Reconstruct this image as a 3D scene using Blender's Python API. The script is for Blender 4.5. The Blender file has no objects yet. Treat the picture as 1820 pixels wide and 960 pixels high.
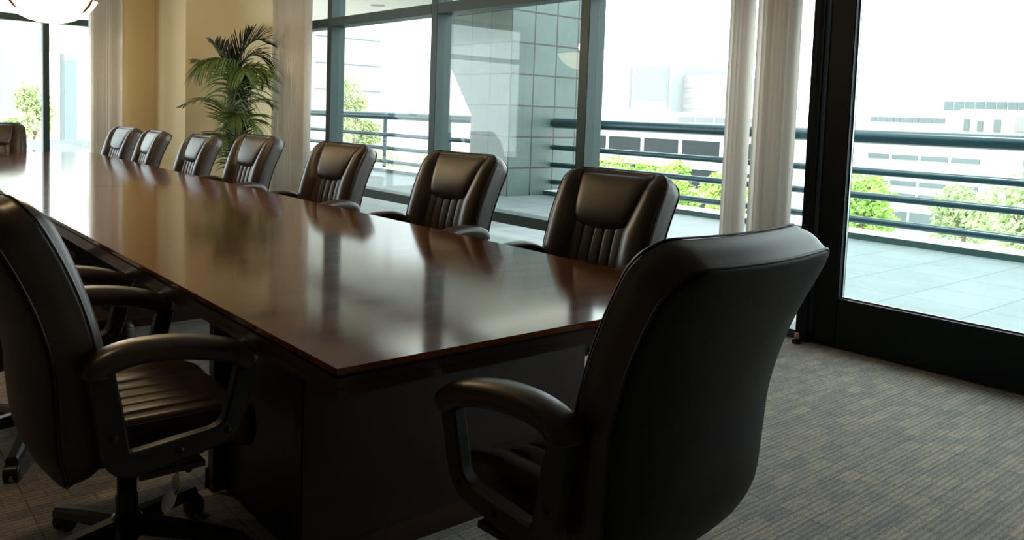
import bpy, bmesh, math, random
from math import sin, cos, pi, radians, sqrt
from mathutils import Vector, Matrix

random.seed(7)
S = bpy.context.scene
COL = S.collection

# ---------------------------------------------------------------- camera
yaw, pitch, roll = radians(40.1945), radians(-4.0504), radians(2.0222)
d = Vector((sin(yaw)*cos(pitch), cos(yaw)*cos(pitch), sin(pitch)))
r = Vector((cos(yaw), -sin(yaw), 0)); u = r.cross(d)
r2 = r*cos(roll) + u*sin(roll); u2 = -r*sin(roll) + u*cos(roll)
cd = bpy.data.cameras.new('camera'); cam = bpy.data.objects.new('camera', cd); COL.objects.link(cam)
cd.sensor_width = 36; cd.lens = 1470/1820*36; cd.shift_y = -(480-309.7)/1820; cd.clip_start = .05; cd.clip_end = 2000
m = Matrix((r2, u2, -d)).transposed().to_4x4(); m.translation = (0, 0, 1.3); cam.matrix_world = m
S.camera = cam

# ---------------------------------------------------------------- sky, light, exposure
W = bpy.data.worlds.new('sky'); S.world = W; W.use_nodes = True
nt = W.node_tree; bg = nt.nodes['Background']
bg.inputs[0].default_value = (.93, .97, 1, 1); bg.inputs[1].default_value = 4.8
sun = bpy.data.lights.new('sun', 'SUN'); sun.energy = 4.0; sun.angle = radians(3); sun.color = (1, .96, .9)
so = bpy.data.objects.new('sun', sun); COL.objects.link(so)
so.rotation_euler = Vector((-.25, .35, .9)).to_track_quat('Z', 'Y').to_euler()   # from high up behind the building
S.view_settings.view_transform = 'Standard'; S.view_settings.look = 'None'
S.view_settings.gamma = 1; S.view_settings.use_curve_mapping = False; S.view_settings.exposure = 0.0
S.cycles.max_bounces = 8; S.cycles.transparent_max_bounces = 16
S.cycles.use_denoising = True
S.cycles.sample_clamp_indirect = 6
def area(name, loc, size, sizey, energy, color, rot=(0, 0, 0), portal=False):
    l = bpy.data.lights.new(name, 'AREA'); l.shape = 'RECTANGLE'; l.size = size; l.size_y = sizey
    l.energy = energy; l.color = color
    if portal: l.cycles.is_portal = True
    o = bpy.data.objects.new(name, l); COL.objects.link(o); o.location = loc; o.rotation_euler = rot; return o
# portals over the window openings (they only guide sky sampling)
area('window_portal', (4.9, 4.0, 1.5), 14, 3, 1, (1, 1, 1), (0, radians(90), 0), True)
area('window_portal', (1.2, 11.7, 1.5), 3.7, 3, 1, (1, 1, 1), (radians(-90), 0, 0), True)

# ---------------------------------------------------------------- helpers
def obj(name, me, mat=None, parent=None, **props):
    o = bpy.data.objects.new(name, me); COL.objects.link(o)
    if mat is not None and me is not None: me.materials.append(mat)
    if parent is not None: o.parent = parent
    for k, v in props.items(): o[k] = v
    return o
def thing(name, label, cat, loc=(0, 0, 0), rz=0, group=None):
    o = bpy.data.objects.new(name, None); COL.objects.link(o); o.location = loc; o.rotation_euler = (0, 0, rz)
    o.empty_display_size = .1; o['label'] = label; o['category'] = cat
    if group: o['group'] = group
    return o
def tree_copy(o, parent=None):
    c = o.copy(); COL.objects.link(c)
    if parent is not None: c.parent = parent
    for ch in list(o.children): tree_copy(ch, c)
    return c

class MB:
    def __init__(s): s.v = []; s.f = []; s.sm = []
    def add(s, v, f, smooth=False):
        n = len(s.v); s.v += [tuple(p) for p in v]; s.f += [tuple(i+n for i in q) for q in f]; s.sm += [smooth]*len(f)
    def box(s, x0, x1, y0, y1, z0, z1, b=0):
        bm = bmesh.new(); bmesh.ops.create_cube(bm, size=1)
        bmesh.ops.scale(bm, vec=(abs(x1-x0), abs(y1-y0), abs(z1-z0)), verts=bm.verts)
        bmesh.ops.translate(bm, vec=((x0+x1)/2, (y0+y1)/2, (z0+z1)/2), verts=bm.verts)
        if b: bmesh.ops.bevel(bm, geom=bm.edges[:], offset=b, segments=2, affect='EDGES')
        bm.verts.index_update()
        s.add([v.co[:] for v in bm.verts], [[v.index for v in f.verts] for f in bm.faces]); bm.free()
        return s
    def tube(s, pts, r, n=10, caps=True):
        pts = [Vector(p) for p in pts]; rr = r if isinstance(r, (list, tuple)) else [r]*len(pts)
        vs = []; up = None
        for i, p in enumerate(pts):
            t = (pts[min(i+1, len(pts)-1)] - pts[max(i-1, 0)]).normalized()
            if up is None: up = t.orthogonal().normalized()
            up = (up - t*up.dot(t)).normalized(); b = t.cross(up)
            for k in range(n):
                a = 2*pi*k/n; vs.append(p + (up*cos(a) + b*sin(a))*rr[i])
        fs = [(i*n+k, i*n+(k+1) % n, (i+1)*n+(k+1) % n, (i+1)*n+k) for i in range(len(pts)-1) for k in range(n)]
        s.add(vs, fs, True)
        if caps: s.add(vs[:n], [tuple(range(n))[::-1]]); s.add(vs[-n:], [tuple(range(n))])
        return s
    def lathe(s, prof, c=(0, 0, 0), n=24, axis='z'):
        vs = []
        for (rad, h) in prof:
            for k in range(n):
                a = 2*pi*k/n; p = (rad*cos(a), rad*sin(a), h)
                if axis == 'x': p = (p[2], p[0], p[1])
                if axis == 'y': p = (p[0], p[2], p[1])
                vs.append((p[0]+c[0], p[1]+c[1], p[2]+c[2]))
        fs = [(i*n+k, i*n+(k+1) % n, (i+1)*n+(k+1) % n, (i+1)*n+k) for i in range(len(prof)-1) for k in range(n)]
        s.add(vs, fs, True); return s
    def grid(s, P, closed_u=False):
        R, C = len(P), len(P[0])
        vs = [p for row in P for p in row]
        fs = [(i*C+j, i*C+(j+1) % C, (i+1)*C+(j+1) % C, (i+1)*C+j) for i in range(R-1) for j in range(C if closed_u else C-1)]
        s.add(vs, fs, True); return s
    def mesh(s, name='m', recalc=True):
        me = bpy.data.meshes.new(name); me.from_pydata(s.v, [], s.f)
        me.polygons.foreach_set('use_smooth', s.sm)
        if recalc:
            bm = bmesh.new(); bm.from_mesh(me); bmesh.ops.recalc_face_normals(bm, faces=bm.faces); bm.to_mesh(me); bm.free()
        return me

def mat(name, color=(.5, .5, .5), rough=.5, metal=0, spec=.5, coat=0, coat_rough=.05, emit=None, es=0, sheen=0):
    m = bpy.data.materials.new(name); m.use_nodes = True; b = m.node_tree.nodes['Principled BSDF']
    b.inputs['Base Color'].default_value = (*color, 1); b.inputs['Roughness'].default_value = rough
    b.inputs['Metallic'].default_value = metal; b.inputs['Specular IOR Level'].default_value = spec
    b.inputs['Coat Weight'].default_value = coat; b.inputs['Coat Roughness'].default_value = coat_rough
    if emit: b.inputs['Emission Color'].default_value = (*emit, 1); b.inputs['Emission Strength'].default_value = es
    return m
def nodes(m): return m.node_tree.nodes, m.node_tree.links, m.node_tree.nodes['Principled BSDF']
def ramp(N, stops):
    c = N.new('ShaderNodeValToRGB'); e = c.color_ramp.elements
    while len(e) < len(stops): e.new(.5)
    for el, (p, col) in zip(e, stops): el.position = p; el.color = (*col, 1)
    return c
def noise_mat(name, stops, scale=5, detail=4, rough=.6, stretch=(1, 1, 1), bump=0, bscale=None, spec=.5, coord='Object', **k):
    m = mat(name, rough=rough, spec=spec, **k); N, L, b = nodes(m)
    tc = N.new('ShaderNodeTexCoord'); mp = N.new('ShaderNodeMapping'); mp.inputs['Scale'].default_value = stretch
    nz = N.new('ShaderNodeTexNoise'); nz.inputs['Scale'].default_value = scale; nz.inputs['Detail'].default_value = detail
    L.new(tc.outputs[coord], mp.inputs[0]); L.new(mp.outputs[0], nz.inputs['Vector'])
    c = ramp(N, stops); L.new(nz.outputs[0], c.inputs[0]); L.new(c.outputs[0], b.inputs['Base Color'])
    if bump:
        n2 = N.new('ShaderNodeTexNoise'); n2.inputs['Scale'].default_value = bscale or scale; n2.inputs['Detail'].default_value = 3
        L.new(mp.outputs[0], n2.inputs['Vector'])
        bp = N.new('ShaderNodeBump'); bp.inputs['Strength'].default_value = bump; bp.inputs['Distance'].default_value = .002
        L.new(n2.outputs[0], bp.inputs['Height']); L.new(bp.outputs[0], b.inputs['Normal'])
    return m

# ---------------------------------------------------------------- materials
M = {}
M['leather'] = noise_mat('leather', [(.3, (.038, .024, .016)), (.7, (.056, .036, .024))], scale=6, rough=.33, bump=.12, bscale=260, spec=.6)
M['leather_back_shaded'] = noise_mat('shaded_leather_back_panel', [(.3, (.006, .0045, .0035)), (.7, (.009, .007, .005))], scale=6, rough=.55, bump=.12, bscale=260, spec=.2)  # matte rear panel, its shade put into a darker leather colour
M['piping'] = mat('piping', (.020, .016, .014), .45)
M['stitch'] = mat('stitched_seam', (.085, .07, .055), .5)
M['plastic'] = mat('black_plastic', (.024, .024, .025), .42)
M['black'] = mat('black_metal', (.012, .012, .013), .35)
M['chrome'] = mat('chrome', (.5, .5, .5), .25, 1)
M['frame'] = mat('window_frame_paint', (.026, .052, .050), .45, spec=.35)
M['door_paint'] = mat('door_frame_paint', (.002, .0055, .0065), .45, spec=.2)
M['rail'] = mat('teal_rail_paint', (.006, .032, .042), .27, spec=.4)
M['wall'] = noise_mat('wall_covering', [(.3, (.60, .47, .27)), (.7, (.66, .52, .30))], scale=120, rough=.85, bump=.2, bscale=200)
M['plaster'] = mat('ceiling_paint', (.42, .39, .33), .9)
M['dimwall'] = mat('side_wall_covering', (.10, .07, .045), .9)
M['soffit'] = mat('soffit_paint', (.78, .74, .62), .8)
M['terrace'] = mat('terrace', (.6, .66, .68), .6)
M['concrete'] = noise_mat('pale_concrete', [(.3, (.62, .65, .66)), (.7, (.72, .74, .74))], scale=8, rough=.8)
def cloth(name, col, trans):
    m = bpy.data.materials.new(name); m.use_nodes = True; N = m.node_tree.nodes; L = m.node_tree.links; N.clear()
    o = N.new('ShaderNodeOutputMaterial'); mx = N.new('ShaderNodeMixShader'); t = N.new('ShaderNodeBsdfTranslucent'); g = N.new('ShaderNodeBsdfDiffuse')
    t.inputs[0].default_value = (*col, 1); g.inputs[0].default_value = (*col, 1); mx.inputs[0].default_value = trans
    L.new(g.outputs[0], mx.inputs[1]); L.new(t.outputs[0], mx.inputs[2]); L.new(mx.outputs[0], o.inputs[0]); return m
M['blind'] = cloth('blind_fabric', (.92, .89, .85), .6)
M['bwhite'] = mat('white_facade', (.58, .58, .575), .8)
M['bpink'] = mat('pale_stone_band', (.33, .295, .285), .8)
M['bgrey'] = mat('pale_grey_facade', (.30, .33, .33), .7)
M['bglass'] = mat('tower_glass', (.21, .255, .26), .35)
M['bdark'] = mat('dark_windows', (.025, .032, .034), .3)
M['bmid'] = mat('grey_windows', (.17, .19, .19), .4)
M['peach'] = mat('peach_stucco', (.46, .39, .35), .8)
M['asphalt'] = mat('pale_street', (.72, .72, .71), .9)
M['grass'] = mat('lawn', (.25, .38, .10), .9)
M['tree_light'] = noise_mat('young_leaves', [(.3, (.30, .50, .09)), (.7, (.48, .68, .18))], scale=1.2, rough=.6)
M['tree_pale'] = noise_mat('pale_leaves', [(.3, (.36, .44, .19)), (.7, (.54, .60, .32))], scale=1.2, rough=.6)
M['bark'] = mat('bark', (.16, .11, .07), .9)
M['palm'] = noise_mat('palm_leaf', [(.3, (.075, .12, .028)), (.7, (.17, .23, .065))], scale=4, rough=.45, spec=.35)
M['palm_dark'] = noise_mat('dark_palm_leaf', [(.3, (.014, .020, .007)), (.7, (.024, .030, .010))], scale=4, rough=.6, spec=.15)  # darker, duller green for the upper fronds
M['stem'] = mat('palm_stem', (.13, .19, .09), .5)
M['pot'] = mat('glazed_pot', (.05, .045, .04), .3)
M['soil'] = mat('soil', (.03, .02, .015), .95)
M['bowl'] = mat('alabaster_glass', (.9, .82, .6), .4, emit=(1, .80, .48), es=4.5)
M['bronze'] = mat('bronze', (.12, .05, .02), .4, .6)
M['white'] = mat('white_plastic', (.7, .68, .66), .4)
M['pink'] = mat('pink_rubber', (.6, .3, .28), .6)
M['lens'] = mat('lamp_lens', (.9, .8, .6), .4, emit=(1, .78, .48), es=9)

def glass(name, tint, refl=.06):
    m = bpy.data.materials.new(name); m.use_nodes = True; N = m.node_tree.nodes; L = m.node_tree.links; N.clear()
    o = N.new('ShaderNodeOutputMaterial'); mx = N.new('ShaderNodeMixShader'); t = N.new('ShaderNodeBsdfTransparent'); g = N.new('ShaderNodeBsdfGlossy')
    t.inputs[0].default_value = (*tint, 1); g.inputs['Roughness'].default_value = .0; g.inputs[0].default_value = (1, 1, 1, 1)
    lw = N.new('ShaderNodeLayerWeight'); lw.inputs[0].default_value = .5
    pw = N.new('ShaderNodeMath'); pw.operation = 'POWER'; pw.inputs[1].default_value = 5; L.new(lw.outputs['Facing'], pw.inputs[0])
    fr = N.new('ShaderNodeMath'); fr.operation = 'MULTIPLY_ADD'; fr.inputs[1].default_value = .5; fr.inputs[2].default_value = .028; L.new(pw.outputs[0], fr.inputs[0])
    L.new(fr.outputs[0], mx.inputs[0]); L.new(t.outputs[0], mx.inputs[1]); L.new(g.outputs[0], mx.inputs[2]); L.new(mx.outputs[0], o.inputs[0])
    return m
M['glass'] = glass('window_glass', (.93, .982, .975))

def wood(name, dark, light, rough, coat):
    m = mat(name, rough=rough, coat=coat, coat_rough=.02, spec=.5); N, L, b = nodes(m)
    tc = N.new('ShaderNodeTexCoord'); mp = N.new('ShaderNodeMapping'); mp.inputs['Scale'].default_value = (1.0, 7, 7)
    mp.inputs['Rotation'].default_value = (0, 0, 0)
    L.new(tc.outputs['Object'], mp.inputs[0])
    n1 = N.new('ShaderNodeTexNoise'); n1.inputs['Scale'].default_value = 2.2; n1.inputs['Detail'].default_value = 8; n1.inputs['Distortion'].default_value = .6
    n2 = N.new('ShaderNodeTexNoise'); n2.inputs['Scale'].default_value = 26; n2.inputs['Detail'].default_value = 5
    L.new(mp.outputs[0], n1.inputs['Vector']); L.new(mp.outputs[0], n2.inputs['Vector'])
    mx = N.new('ShaderNodeMath'); mx.operation = 'MULTIPLY_ADD'; mx.inputs[1].default_value = .35; L.new(n2.outputs[0], mx.inputs[0]); L.new(n1.outputs[0], mx.inputs[2])
    c = ramp(N, [(.45, dark), (.85, light)]); L.new(mx.outputs[0], c.inputs[0]); L.new(c.outputs[0], b.inputs['Base Color'])
    rr = N.new('ShaderNodeMapRange'); rr.inputs['To Min'].default_value = rough-.03; rr.inputs['To Max'].default_value = rough+.03
    L.new(n1.outputs[0], rr.inputs['Value']); L.new(rr.outputs[0], b.inputs['Roughness'])
    return m
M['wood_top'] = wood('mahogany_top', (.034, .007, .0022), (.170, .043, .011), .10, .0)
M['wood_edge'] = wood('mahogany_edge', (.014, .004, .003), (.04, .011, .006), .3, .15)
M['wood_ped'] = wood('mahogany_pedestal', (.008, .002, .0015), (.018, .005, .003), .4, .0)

def carpet():
    m = mat('carpet_tiles', rough=.95, spec=.1); N, L, b = nodes(m)
    tc = N.new('ShaderNodeTexCoord')
    def mp(scale, rot=0):
        q = N.new('ShaderNodeMapping'); q.inputs['Scale'].default_value = scale; q.inputs['Rotation'].default_value = (0, 0, rot); L.new(tc.outputs['Object'], q.inputs[0]); return q
    bt = N.new('ShaderNodeTexBrick'); L.new(mp((1, 1, 1)).outputs[0], bt.inputs['Vector'])
    bt.inputs['Scale'].default_value = 1; bt.inputs['Brick Width'].default_value = .125; bt.inputs['Row Height'].default_value = .062
    bt.inputs['Mortar Size'].default_value = .0035; bt.inputs['Mortar Smooth'].default_value = .6; bt.inputs['Bias'].default_value = -.1; bt.offset = .5
    bt.inputs['Color1'].default_value = (.40, .335, .285, 1); bt.inputs['Color2'].default_value = (.275, .258, .245, 1); bt.inputs['Mortar'].default_value = (.255, .225, .20, 1)
    # fine loop stripes
    wv = N.new('ShaderNodeTexWave'); wv.wave_type = 'BANDS'; wv.bands_direction = 'Y'; wv.inputs['Scale'].default_value = 15; wv.inputs['Distortion'].default_value = 3; wv.inputs['Detail'].default_value = 2; wv.inputs['Detail Scale'].default_value = 3
    L.new(mp((1, 1, 1)).outputs[0], wv.inputs['Vector'])
    nz = N.new('ShaderNodeTexNoise'); nz.inputs['Scale'].default_value = 260; nz.inputs['Detail'].default_value = 2; L.new(tc.outputs['Object'], nz.inputs['Vector'])
    nb = N.new('ShaderNodeTexNoise'); nb.inputs['Scale'].default_value = 9; nb.inputs['Detail'].default_value = 2; L.new(mp((1, 3, 1)).outputs[0], nb.inputs['Vector'])
    m1 = N.new('ShaderNodeMixRGB'); m1.blend_type = 'MULTIPLY'; m1.inputs[0].default_value = 1
    c1 = ramp(N, [(.0, (.74, .75, .77)), (1, (1.12, 1.1, 1.06))]); L.new(wv.outputs[0], c1.inputs[0])
    L.new(bt.outputs[0], m1.inputs[1]); L.new(c1.outputs[0], m1.inputs[2])
    m2 = N.new('ShaderNodeMixRGB'); m2.blend_type = 'MULTIPLY'; m2.inputs[0].default_value = 1
    c2 = ramp(N, [(.3, (.6, .6, .6)), (.7, (1.4, 1.4, 1.4))]); L.new(nz.outputs[0], c2.inputs[0]); L.new(m1.outputs[0], m2.inputs[1]); L.new(c2.outputs[0], m2.inputs[2])
    m3 = N.new('ShaderNodeMixRGB'); m3.blend_type = 'MULTIPLY'; m3.inputs[0].default_value = 1
    c3 = ramp(N, [(.35, (.84, .90, .96)), (.65, (1.10, 1.06, 1.02))]); L.new(nb.outputs[0], c3.inputs[0]); L.new(m2.outputs[0], m3.inputs[1]); L.new(c3.outputs[0], m3.inputs[2])
    # tile seams every half metre
    st = N.new('ShaderNodeTexBrick'); L.new(mp((1, 1, 1)).outputs[0], st.inputs['Vector']); st.inputs['Scale'].default_value = 1; st.offset = 0
    st.inputs['Brick Width'].default_value = .5; st.inputs['Row Height'].default_value = .5; st.inputs['Mortar Size'].default_value = .003
    for k in ('Color1', 'Color2'): st.inputs[k].default_value = (1, 1, 1, 1)
    st.inputs['Mortar'].default_value = (.72, .72, .72, 1)
    m4 = N.new('ShaderNodeMixRGB'); m4.blend_type = 'MULTIPLY'; m4.inputs[0].default_value = 1; L.new(m3.outputs[0], m4.inputs[1]); L.new(st.outputs[0], m4.inputs[2])
    L.new(m4.outputs[0], b.inputs['Base Color'])
    bp = N.new('ShaderNodeBump'); bp.inputs['Strength'].default_value = .5; bp.inputs['Distance'].default_value = .004
    L.new(nz.outputs[0], bp.inputs['Height']); L.new(bp.outputs[0], b.inputs['Normal'])
    return m
M['carpet'] = carpet()

def tiles(name, c1, c2, mortar, w, h, msize, plane, rough=.5, origin=(0, 0, 0)):
    """square tiling; plane picks which object axes carry the tile grid"""
    m = mat(name, rough=rough); N, L, b = nodes(m)
    tc = N.new('ShaderNodeTexCoord'); sp = N.new('ShaderNodeSeparateXYZ'); cb = N.new('ShaderNodeCombineXYZ')
    mp = N.new('ShaderNodeMapping'); mp.inputs['Location'].default_value = origin
    L.new(tc.outputs['Object'], mp.inputs[0]); L.new(mp.outputs[0], sp.inputs[0])
    L.new(sp.outputs[plane[0]], cb.inputs[0]); L.new(sp.outputs[plane[1]], cb.inputs[1])
    bt = N.new('ShaderNodeTexBrick'); bt.offset = 0; L.new(cb.outputs[0], bt.inputs['Vector'])
    bt.inputs['Scale'].default_value = 1; bt.inputs['Brick Width'].default_value = w; bt.inputs['Row Height'].default_value = h; bt.inputs['Mortar Size'].default_value = msize
    bt.inputs['Color1'].default_value = (*c1, 1); bt.inputs['Color2'].default_value = (*c2, 1); bt.inputs['Mortar'].default_value = (*mortar, 1)
    nz = N.new('ShaderNodeTexNoise'); nz.inputs['Scale'].default_value = 2.5; nz.inputs['Detail'].default_value = 4; L.new(tc.outputs['Object'], nz.inputs['Vector'])
    c = ramp(N, [(.3, (.88, .88, .88)), (.7, (1.08, 1.08, 1.08))]); L.new(nz.outputs[0], c.inputs[0])
    mx = N.new('ShaderNodeMixRGB'); mx.blend_type = 'MULTIPLY'; mx.inputs[0].default_value = 1; L.new(bt.outputs[0], mx.inputs[1]); L.new(c.outputs[0], mx.inputs[2])
    L.new(mx.outputs[0], b.inputs['Base Color']); return m
M['paver'] = tiles('terrace_pavers', (.155, .185, .188), (.135, .165, .168), (.06, .072, .075), .60, .60, .006, (0, 1), .55, (0.1, .1, 0))
M['pillar_shaded'] = tiles('pillar_tiles_shaded', (.06, .098, .088), (.05, .083, .076), (.002, .003, .003), .49, .505, .014, (0, 2), .4, (-8.49, 0, .05))  # near face: its shade is put into a darker tile colour
M['pillar_lit'] = tiles('pillar_tiles_lit', (.13, .165, .15), (.115, .15, .14), (.03, .04, .04), .52, .505, .008, (1, 2), .12, (0, -10.17, .05))  # same tile, brightness of the lit side put into its colour

# ---------------------------------------------------------------- room shell
def struct(name, mb, m, parent=None): return obj(name, mb.mesh(), m, parent, **({} if parent else {'kind': 'structure'}))
XW, XO = 4.58, 4.76          # inner and outer face of the window wall
struct('floor', MB().box(-4.2, XO, -3.2, 11.68, -.12, 0), M['carpet'])
struct('ceiling', MB().box(-4.2, XO, -3.2, 11.68, 2.9, 3.05), M['plaster'])
struct('wall_left', MB().box(-4.35, -4.2, -3.2, 11.68, 0, 2.9), M['dimwall'])
struct('wall_back', MB().box(-4.2, 4.76, -3.35, -3.2, 0, 2.9), M['dimwall'])
struct('wall_right', MB().box(3.457, 4.58, 10.3, 11.68, 0, 2.9), M['wall'])            # pier behind the palm
struct('wall_far', MB().box(2.95, 3.457, 11.5, 11.68, 0, 2.9), M['wall'])
struct('baseboard_right', MB().box(3.457, 4.50, 10.285, 10.3, 0, .1), M['wood_edge'])

# window wall on the right: mullions every 2.05 m
mull = [4.56, 6.61, 8.72]
def window(n, y0, y1, mid=True):
    w = obj('window_%d' % n, MB().box(XW, XO, y0, y1, 2.25, 2.35, .004).box(XW, XO, y0, y1, 2.82, 2.9).box(XW, XO, y0, y1, 0, .05).mesh(), M['frame'], kind='structure')
    if mid: obj('sill_rail', MB().box(XW, XO, y0, y1, .36, .45, .004).mesh(), M['frame'], w)
    obj('glass_pane', MB().box(4.665, 4.677, y0, y1, .05, 2.25).mesh(), M['glass'], w)
    obj('glass_pane', MB().box(4.665, 4.677, y0, y1, 2.35, 2.82).mesh(), M['glass'], w)
    return w
def mullion(y0, y1, n): struct('trim_%d' % n, MB().box(XW, XO, y0, y1, 0, 2.9, .004), M['frame'])
mullion(4.56, 4.66, 1); mullion(6.61, 6.71, 2); mullion(8.74, 8.84, 3)
window(1, 2.62, 4.56); window(2, 4.66, 6.61); window(3, 6.71, 8.74); window(4, 8.84, 10.3)
struct('trim_4', MB().box(4.53, XO, 2.57, 2.65, 0, 2.9, .006), M['door_paint'])
# glazed door and its neighbour to the right
dr = obj('door_1', MB().box(4.56, 4.64, 2.406, 2.56, 0.012, 2.25, .006).box(4.56, 4.64, .86, 1.05, 0.012, 2.25, .006).box(4.56, 4.64, 1.05, 2.406, .012, .298, .004).box(4.56, 4.64, 1.05, 2.406, 2.1, 2.25, .004).mesh(), M['door_paint'], kind='structure')
obj('glass_pane', MB().box(4.615, 4.625, 1.05, 2.406, .298, 2.1).mesh(), M['glass'], dr)
obj('glazing_bead', MB().box(4.60, 4.614, 1.05, 2.406, .298, .306).box(4.60, 4.614, 2.399, 2.406, .298, 2.1).mesh(), M['chrome'], dr)
struct('trim_5', MB().box(4.53, XO, .78, .85, 0, 2.9, .006), M['door_paint'])
struct('trim_6', MB().box(XW, XO, .85, 2.57, 2.26, 2.35, .004), M['door_paint'])
window(5, .85, 2.57, False).location = (0, 0, 0)
window(6, -.6, .78)
struct('wall_side', MB().box(XW, XO, -3.2, -.6, 0, 2.9), M['dimwall'])

# far window wall
def far_window(n, x0, x1):
    w = obj('window_%d' % n, MB().box(x0, x1, 11.5, 11.62, 2.23, 2.31, .004).box(x0, x1, 11.5, 11.62, 2.82, 2.9).box(x0, x1, 11.5, 11.62, 0, .08).mesh(), M['frame'], kind='structure')
    obj('glass_pane', MB().box(x0, x1, 11.555, 11.565, .08, 2.23).mesh(), M['glass'], w)
    obj('glass_pane', MB().box(x0, x1, 11.555, 11.565, 2.31, 2.82).mesh(), M['glass'], w)
far_window(8, 2.21, 2.95); far_window(9, -.55, 2.15)
struct('wall_far', MB().box(-4.2, -.62, 11.5, 11.68, 0, 2.9), M['wall'])
for i, x in enumerate((2.15, -.62)): struct('trim_%d' % (7+i), MB().box(x, x+.07, 11.5, 11.62, 0, 2.9, .004), M['frame'])

# ---------------------------------------------------------------- conference table
tbl = thing('conference_table', 'long dark mahogany boardroom table with glossy top running to the far window', 'table', (1.545, 5.65, 0))
TX0, TX1, TY0, TY1 = .838-1.545, 2.25-1.545, 1.545-5.65, 9.72-5.65
def slab_top():
    mb = MB(); bm = bmesh.new()
    rc = .16
    pts = [(TX0, TY0), (TX1, TY0)]
    for k in range(7):
        a = k/6*pi/2; pts.append((TX1-rc+rc*cos(a), TY1-rc+rc*sin(a)))
    for k in range(7):
        a = pi/2+k/6*pi/2; pts.append((TX0+rc+rc*cos(a), TY1-rc+rc*sin(a)))
    def lay(z0, z1, inset):
        def ins(p):
            sx = 1-inset/.706; sy = 1-inset/4.1; return (p[0]*sx, (p[1]-(TY0+TY1)/2)*sy+(TY0+TY1)/2)
        q = [ins(p) for p in pts]
        v0 = [bm.verts.new((*p, z0)) for p in q]; v1 = [bm.verts.new((*p, z1)) for p in q]; n = len(q)
        bm.faces.new(v0[::-1]); bm.faces.new(v1)
        for i in range(n): bm.faces.new((v0[i], v0[(i+1) % n], v1[(i+1) % n], v1[i]))
    return bm, lay
for far in (0, 1):
    ys = 5.79-5.65
    if far: q = [(TX0, ys+.002), (TX1, ys+.002)]+[(TX1-.16+.16*cos(k/6*pi/2), TY1-.16+.16*sin(k/6*pi/2)) for k in range(7)]+[(TX0+.16-.16*sin(k/6*pi/2), TY1-.16+.16*cos(k/6*pi/2)) for k in range(7)]
    else: q = [(TX0, TY0), (TX1, TY0), (TX1, ys), (TX0, ys)]
    bm = bmesh.new(); v0 = [bm.verts.new((*p, .735)) for p in q]; v1 = [bm.verts.new((*p, .75)) for p in q]; n = len(q)
    bm.faces.new(v0[::-1]); bm.faces.new(v1)
    for k in range(n): bm.faces.new((v0[k], v0[(k+1) % n], v1[(k+1) % n], v1[k]))
    bmesh.ops.bevel(bm, geom=[e for e in bm.edges if abs(e.verts[0].co.z-e.verts[1].co.z) < 1e-5], offset=.0018, segments=2, affect='EDGES')
    me = bpy.data.meshes.new('top'); bm.to_mesh(me); bm.free(); obj('tabletop', me, M['wood_top'], tbl)
bm, lay = slab_top(); lay(.728, .735, .012); lay(.709, .728, .001); lay(.705, .709, .005); lay(.686, .705, .004)
me = bpy.data.meshes.new('edge'); bm.to_mesh(me); bm.free(); obj('edge_moulding', me, M['wood_edge'], tbl)
for yc in (2.03+.35, 5.35, 8.75):
    y = yc-5.65
    mb = MB().box(-.545, .545, y-.35, y-.30, .0, .686, .004).box(-.545, .545, y+.30, y+.35, 0, .686, .004)
    mb.box(-.50, -.46, y-.30, y+.30, 0, .686).box(.46, .50, y-.30, y+.30, 0, .686)
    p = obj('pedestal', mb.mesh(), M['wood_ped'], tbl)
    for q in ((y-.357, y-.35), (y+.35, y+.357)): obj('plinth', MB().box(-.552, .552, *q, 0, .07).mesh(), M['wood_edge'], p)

# ---------------------------------------------------------------- executive chair
def catmull(P, n):
    out = []
    for i in range(len(P)-1):
        p0, p1, p2, p3 = P[max(i-1, 0)], P[i], P[i+1], P[min(i+2, len(P)-1)]
        for k in range(n):
            t = k/n
            out.append(tuple(.5*((2*b)+(-a+c)*t+(2*a-5*b+4*c-e)*t*t+(-a+3*b-3*c+e)*t**3) for a, b, c, e in zip(p0, p1, p2, p3)))
    out.append(P[-1]); return out
# centre line of the back (y, z) from bottom to top
SP = catmull([(-.165, .365), (-.198, .45), (-.208, .56), (-.218, .68), (-.250, .80), (-.300, .92), (-.368, 1.045)], 14)
SPL = [0]
for a, b in zip(SP, SP[1:]): SPL.append(SPL[-1]+math.hypot(b[0]-a[0], b[1]-a[1]))
BH = SPL[-1]
def spine(h):
    if h <= 0: t0 = (SP[1][0]-SP[0][0], SP[1][1]-SP[0][1]); base = SP[0]; ex = h; 
    elif h >= BH: t0 = (SP[-1][0]-SP[-2][0], SP[-1][1]-SP[-2][1]); base = SP[-1]; ex = h-BH
    else:
        for i in range(len(SPL)-1):
            if SPL[i+1] >= h: break
        f = (h-SPL[i])/(SPL[i+1]-SPL[i]); base = tuple(a+(b-a)*f for a, b in zip(SP[i], SP[i+1]))
        j0, j1 = max(i-4, 0), min(i+5, len(SP)-1)
        t0 = (SP[j1][0]-SP[j0][0], SP[j1][1]-SP[j0][1]); ex = 0
    l = math.hypot(*t0); t = (t0[0]/l, t0[1]/l); n = (t[1], -t[0])      # n points forward (+y)
    return (base[0]+t[0]*ex, base[1]+t[1]*ex), n
def back_map(x, h, dd):
    wrap = -.03*(abs(x)/.3)**2                # sides curve slightly forward
    (y, z), n = spine(h); return (x, y+n[0]*(dd-wrap), z+n[1]*(dd-wrap))
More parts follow.
